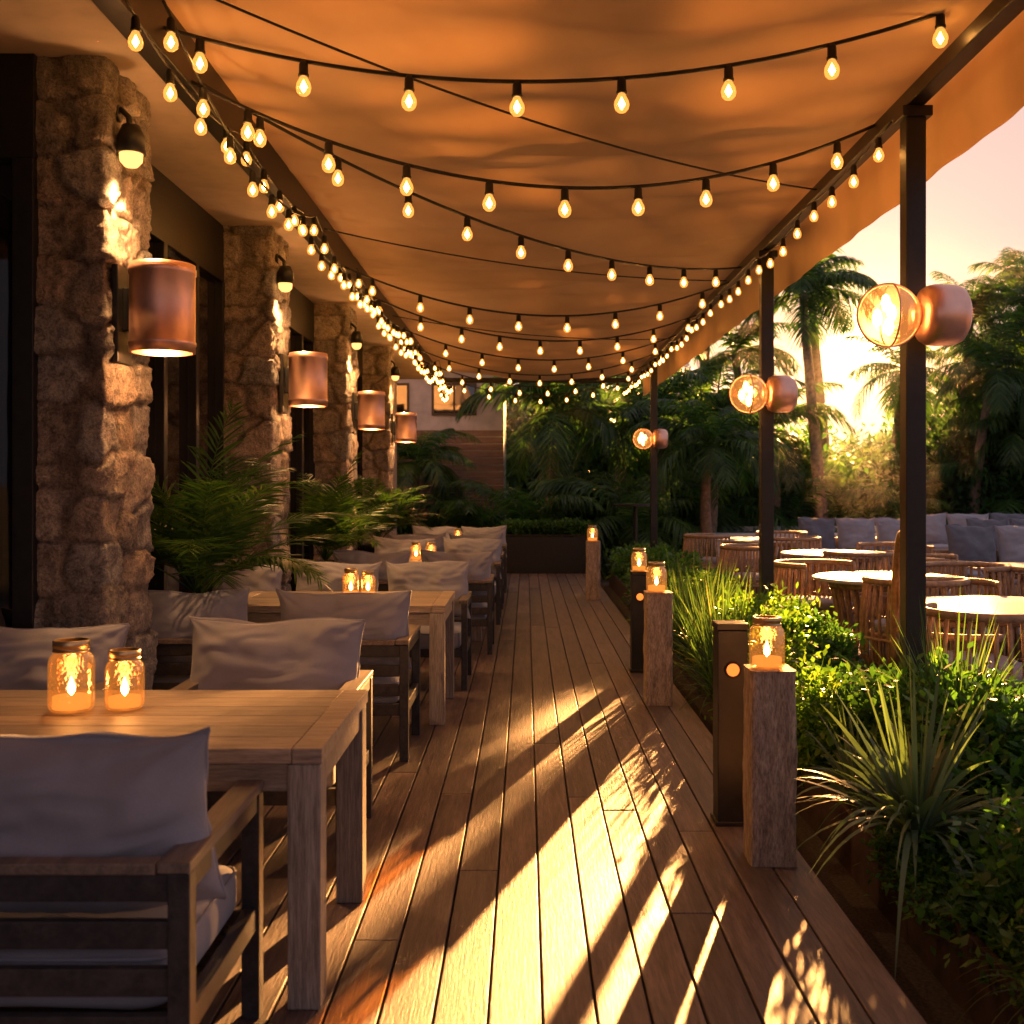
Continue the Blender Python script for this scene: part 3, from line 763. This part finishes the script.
shrub('boxwood_shrub', 1.64, 3.5, .0, (.20, .45, .42), 'leaf', 150, 24, .048, .032, 24)
shrub('trailing_shrub', 1.56, 2.8, .02, (.19, .6, .22), 'leafy', 260, 30, .030, .018, 25, .04)
shrub('trailing_shrub', 1.50, 4.0, .02, (.14, .5, .14), 'leaf', 200, 28, .032, .02, 29, .04)
shrub('boxwood_shrub', 1.85, 4.5, .02, (.24, .5, .62), 'leaf', 190, 24, .058, .036, 26)
shrub('boxwood_shrub', 1.55, 11.0, .02, (.25, .6, .45), 'leafy', 130, 22, .055, .033, 27)
shrub('boxwood_shrub', 1.55, 13.0, .02, (.25, .9, .5), 'leaf', 130, 22, .065, .038, 28)
def tuft(name, x, y, z, n, L, Wd, mat, seed, up=1.2, droop=.6, rad=.07):
    g = np.random.default_rng(seed)
    a = g.uniform(0, 2*np.pi, n); tl = g.uniform(.1, 1.0, n)
    D = np.stack([np.cos(a)*tl, np.sin(a)*tl, np.full(n, up)*g.uniform(.6, 1.2, n)], 1)
    P = np.stack([np.cos(a)*rad*g.uniform(0, 1, n), np.sin(a)*rad*g.uniform(0, 1, n), 0*a], 1)
    V, F = ribbons(P, D, L*g.uniform(.55, 1.15, n), Wd*g.uniform(.7, 1.2, n), droop*tl*g.uniform(.5, 1.5, n), 8, [.7, 1, 1, .95, .85, .7, .5, .3, .03], rng=g)
    place(name, npmesh(name, [(V, F, 0)], [mat]), None, (x, y, z))
tuft('spider_plant', 1.46, 4.12, .18, 140, .68, .026, 'spider', 31, .85, .75, .05)
tuft('spider_plant', 1.52, 5.0, .06, 70, .5, .02, 'spider', 32, 1.0, .7, .05)
tuft('ornamental_grass', 1.5, 8.3, 0, 480, .92, .012, 'grass', 33, 1.4, .6, .16)
tuft('ornamental_grass', 1.45, 9.4, 0, 420, .95, .012, 'grass', 34, 1.5, .5, .16)
tuft('ornamental_grass', 1.38, 7.5, 0, 300, .7, .010, 'grass', 35, 1.2, .7, .12)
tuft('ornamental_grass', 1.5, 12.0, 0, 260, .8, .014, 'grass', 36, 1.5, .5, .16)
tuft('ornamental_grass', 1.58, 3.1, .0, 300, .46, .007, 'grass', 37, .9, .8, .12)
tuft('ornamental_grass', 1.90, 4.9, .3, 160, .7, .009, 'grass', 38, 1.4, .4, .1)
tuft('ornamental_grass', 1.50, 6.1, .0, 220, .55, .008, 'grass', 39, 1.1, .7, .12)

def potted(x, y, seed, h=1.0, nf=20, zb=0.45):
    E = empty('potted_palm', (x, y, 0)); g = random.Random(seed); parts = []
    for k in range(nf):
        th = g.uniform(.7, 1.55); parts += frond(seed*100+k, h*g.uniform(.7, 1.12), th, g.uniform(.6, 1.5), 26, .25*h, .022, g.uniform(-2.2, 2.2) if k % 3 else g.uniform(0, 6.28), (0, 0, zb), 0, 0, .25, .007, .2)
    place('fronds', npmesh('fronds', parts, ['palm']), E)
    b = MB(); k = zb/.45; b.lathe([(.001, 0), (.13, 0), (.15, .02*k), (.19, .42*k), (.2, .45*k), (.175, .45*k), (.17, .40*k), (.001, .40*k)], (0, 0, 0), 28); place('pot', b.mesh('pot', ['black'], True), E)
potted(-1.95, 6.55, 1, 1.12, 34, .82); potted(-1.86, 10.2, 2, .98, 28, .78); potted(-1.85, 13.7, 3, .95, 24, .75)

# ------------------------------------------------------------------ patio furniture
def slat_drum(b, r, z0, z1, n, a0=0, a1=2*math.pi, rs=.012, bulge=0.0):
    full = abs(a1-a0-2*math.pi) < .01
    for k in range(n if full else n+1):
        a = a0+(a1-a0)*k/n
        b.tube([((r+bulge*math.sin(math.pi*t))*math.cos(a), (r+bulge*math.sin(math.pi*t))*math.sin(a), z0+(z1-z0)*t) for t in (0, .33, .66, 1)], rs, 6)
    for z, q in ((z0, 1.1), (z1, 1.9), ((z0+z1)*.45, 1.0)):
        bb = bulge*math.sin(math.pi*(z-z0)/(z1-z0))
        pts = [((r+bb)*math.cos(a), (r+bb)*math.sin(a), z) for a in np.linspace(a0, a1, 37)]
        b.tube(pts[:-1] if full else pts, rs*q, 8, closed=full)
b = MB(); b.lathe([(.001, .72), (.60, .72), (.615, .728), (.615, .744), (.60, .75), (.001, .75)], (0,0,0), 48); RT = b.mesh('rt', ['white'], False)
b = MB(); slat_drum(b, .46, .02, .69, 30, bulge=-.05, rs=.014); b.lathe([(.001, .69), (.48, .69), (.48, .718), (.001, .718)], (0,0,0), 32); RB = b.mesh('rb', ['rattan'], True)
b = MB(); slat_drum(b, .36, .05, .80, 22, math.radians(-25), math.radians(205), .013, .03); slat_drum(b, .31, .02, .40, 22, rs=.012)
b.lathe([(.001, .38), (.33, .38), (.33, .41), (.001, .41)], (0,0,0), 32); TC = b.mesh('tc', ['rattan'], True)
b = MB(); b.lathe([(.001, .41), (.28, .41), (.31, .43), (.31, .47), (.28, .49), (.001, .495)], (0,0,0), 28); TS = b.mesh('ts', ['cushion'], True)
def rtable(x, y):
    E = empty('round_table', (x, y, -.02)); place('table_top', RT, E); place('slatted_base', RB, E)
def tub(x, y, rot):
    E = empty('rattan_chair', (x, y, -.02), rot); place('frame', TC, E); place('seat_cushion', TS, E)
for (x, y, angs) in ((3.02, 6.95, (0.1, 1.6, 4.2)), (3.0, 9.1, (.5, 2.2, 4.6)), (4.75, 10.2, (.2, 2.6, 4.4)), (3.5, 12.4, (.6, 2.9, 4.7)), (3.3, 15.6, (1, 3.3, 5))):
    rtable(x, y)
    for a in angs:
        px, py = x+.92*math.cos(a), y+.92*math.sin(a)
        tub(max(px, 2.6), py, a-math.pi/2)
E = empty('arched_rattan_chair', (2.52, 6.35, -.02), math.radians(80)); b = MB()
for k in range(9):
    t = k/8*2-1; hh = .45+.78*math.sqrt(max(0, 1-t*t*.93)); b.tube([(t*.26, .26-.04*t*t, .4), (t*.30, .3, .42+(hh-.42)*.5), (t*.28, .33, hh)], .012, 6)
arc = [(.30*math.cos(a), .33, .42+.80*math.sin(a)) for a in np.linspace(0, math.pi, 24)]; b.tube(arc, .028, 8)
b.tube([(.30*math.cos(a), .02+.32*math.sin(a), .66) for a in np.linspace(-.6, math.pi+.6, 24)], .022, 8)
slat_drum(b, .28, .02, .42, 16); b.lathe([(.001, .40), (.30, .40), (.30, .43), (.001, .43)], (0,0,0), 28)
place('frame', b.mesh('arch', ['rattan'], True), E); place('seat_cushion', TS, E, (0, 0, .02))
def sofa(x, y, w, rot=0, pat=(1, 0, 0)):
    E = empty('outdoor_sofa', (x, y, -.02), rot); b = MB(); n = len(pat)
    b.box(-w/2, w/2, -.4, .4, .1, .26); b.box(-w/2, w/2, .34, .4, .26, .66); b.box(-w/2, -w/2+.07, -.4, .34, .26, .56); b.box(w/2-.07, w/2, -.4, .34, .26, .56)
    for sx in (-1, 1):
        for sy in (-1, 1): b.box(sx*(w/2-.06)-.03, sx*(w/2-.06)+.03, sy*.33-.03, sy*.33+.03, 0, .1)
    place('frame', b.mesh('sf', ['rattan']), E, bev=.01)
    for k in range(n):
        cx = -w/2+.1+(w-.2)*(k+.5)/n
        place('seat_cushion', SEAT, E, (cx, -.05, .335), (0,0,0), ((w-.2)/n/.66, 1.1, 1))
        place('back_cushion', (PILD[0] if pat[k] else PIL[k % 4]), E, (cx, .22, .68), (math.radians(-12), 0, 0), ((w-.2)/n/.76, 1, 1.4))
sofa(5.35, 17.6, 2.1, 0, (1, 0, 0)); sofa(7.9, 17.0, 2.2, -.05, (1, 1, 0)); sofa(6.2, 14.2, 1.6, .1, (1, 0)); sofa(10.6, 18.5, 2.6, 0, (0, 1, 0)); sofa(8.3, 20.4, 2.6, 0, (0, 0, 1))
e = empty('raised_pool'); b = MB(); b.box(3.0, 22, 22.6, 23.0, -.28, .50); b.box(3.0, 3.4, 23.0, 26.6, -.28, .50); b.box(3, 22, 26.6, 27, -.28, .5)
place('coping', b.mesh('coping', ['whitewall']), e, bev=.02)
b = MB(); b.box(3.4, 22, 23.0, 26.6, -.27, .44); place('pool_water', b.mesh('pw', ['water']), e)

e = empty('planter_box', (.36, 19.1, 0)); b = MB(); b.box(-.75, .75, -.25, .25, -.28, .62); b.box(-.77, .77, -.27, .27, .62, .65); place('box', b.mesh('pb', ['black']), e, bev=.01)
place('box_hedge', npmesh('bh2', [bush_parts(61, (.72, .24, .26), 420, 22, .06, .035, True, .64, .05)], ['leaf']), e)
E = empty('bar_table', (1.95, 19.6, 0)); b = MB(); b.cyl((0,0,1.12), .42, .04, 32); b.cyl((0,0,-.25), .04, 1.37); b.cyl((0,0,-.28), .25, .03, 24); place('table', b.mesh('bt', ['black']), E)
E = empty('timber_building', (-2.2, 24.5, 0)); b = MB()
for k in range(19): b.box(-3, 1.7, -.03, 0, -.2+k*.155, -.2+k*.155+.13)
place('cladding', b.mesh('cl', ['slat']), E)
b = MB(); b.box(-3, 1.7, 0.001, 3, -.3, 4.1); place('wall', b.mesh('w', ['greywall']), E)
b = MB(); b.box(-3.2, 1.9, -.3, 3.2, 4.1, 4.3)
for (xa, xb) in ((.1, 1.1), (-1.6, -.4)):
    b.box(xa, xb, -.04, -.002, 3.05, 3.10); b.box(xa, xb, -.04, -.002, 3.72, 3.77); b.box(xa, xa+.05, -.04, -.002, 3.102, 3.718); b.box(xb-.05, xb, -.04, -.002, 3.102, 3.718); b.box((xa+xb)/2-.02, (xa+xb)/2+.02, -.04, -.002, 3.102, 3.718)
place('roof_and_window_frames', b.mesh('rf', ['black']), E)
b = MB()
for (xa, xb) in ((.1, 1.1), (-1.6, -.4)): b.box(xa+.05, xb-.05, -.012, -.001, 3.1, 3.72)
place('window_glass', b.mesh('wg', ['glass']), E)

# ------------------------------------------------------------------ background vegetation
def palm_mesh(seed, H, nf, L, lean):
    g = random.Random(seed); parts = []; b = MB(); pts = []; rr_ = []
    for i in range(26):
        t = i/25; pts.append((lean*t*t, .15*math.sin(t*3+seed), H*t)); rr_.append((.17*(1-.45*t)+.05*math.exp(-t*12))*(1+.07*(i % 2)))
    b.tube(pts, rr_, 10)
    top = pts[-1]
    V = np.array(b.v); q = [f for f in b.f if len(f) == 4]
    parts.append((V, np.array(q), 1))
    for k in range(nf):
        el = g.uniform(-.35, 1.35); parts += frond(seed*77+k, L*g.uniform(.8, 1.1), el, g.uniform(1.0, 1.9), 40, L*.27, .055, k*2.4+g.uniform(-.3, .3), top, 0, 0, .12, .03, .55)
    return npmesh('palm%d' % seed, parts, ['palm', 'trunk'])
PM = [palm_mesh(1, 5.2, 20, 2.1, .5), palm_mesh(2, 6.6, 20, 2.3, -.4), palm_mesh(3, 3.2, 24, 2.2, .2), palm_mesh(4, 1.0, 24, 2.6, .1)]
def palm(k, x, y, s=1.0, rot=None):
    place('palm_tree', PM[k], None, (x, y, -.3), (0, 0, R.uniform(0, 6.28) if rot is None else rot), (s, s, s))
for (k, x, y, s) in ((1, 7.3, 27.5, 1.0), (1, 8.6, 31.5, 1.1), (0, 13.9, 31, 1.0), (2, 4.2, 25.4, 1.0), (2, 3.0, 24.2, 1.0), (1, 4.6, 30, 1.05), (0, 2.3, 28, 1.1), (0, 12.4, 29, .95),
                     (2, 12.8, 28, 1.0), (2, .6, 24, 1.05), (3, 2.0, 21.8, .9), (3, .1, 21.6, .75), (3, 4.4, 27.4, 1.1), (3, 6.6, 27.6, .8),
                     (3, 9.5, 27.6, .8), (3, 12.4, 28, 1.1), (3, 14.5, 28.3, 1.2), (2, 15.6, 30, 1.1), (1, 17.5, 34, 1.0), (2, 3.7, 22.0, .8), (0, 10.9, 33, 1.0),
                     (1, 11.9, 30.5, .95), (1, 14.6, 33, 1.1), (0, 11.4, 28.0, .9), (0, 5.9, 29, 1.0), (3, -1.1, 22.2, .7), (2, -2.2, 23.0, .7), (2, 6.2, 27.8, 1.0), (1, 13.3, 29.5, .9)):
    palm(k, x, y, s)
BM = [npmesh('tree%d' % i, [bush_parts(80+i, (1.9, 1.6, 2.6), 190, 60, .26, .11, False, 0.2, .32)], [mt]) for i, mt in enumerate(('leaf', 'leafd', 'leafd'))]
DT = empty('distant_trees')
for i in range(46):
    x = -8+i*1.0+R.uniform(-.4, .4); y = 30+R.uniform(-1, 3.5)
    if 7 < x < 11: sc = R.uniform(.62, .78)
    else: sc = R.uniform(1.0, 1.4)
    place('foliage', BM[i % 3], DT, (x, y, -.3), (0, 0, R.uniform(0, 6)), (sc, sc, sc*R.uniform(.85, 1.15)))
for i in range(30):
    x = -16+i*2.2; place('foliage', BM[i % 3], DT, (x, 42+R.uniform(-2, 2), -.3), (0, 0, R.uniform(0, 6)), (1.6, 1.6, 1.15 if 8 < x < 16 else 1.9))
for i, (x, y, s) in enumerate(((-.6, 22.8, .45), (1.2, 23.0, .6), (2.4, 23.2, .5), (-2, 23.3, .4), (4.6, 28.6, .7), (14.5, 29, .8), (-3.8, 22.5, .7), (-5.5, 24, 1.2))):
    place('garden_shrub', BM[i % 3], None, (x, y, -.3), (0, 0, R.uniform(0, 6)), (s, s, s))
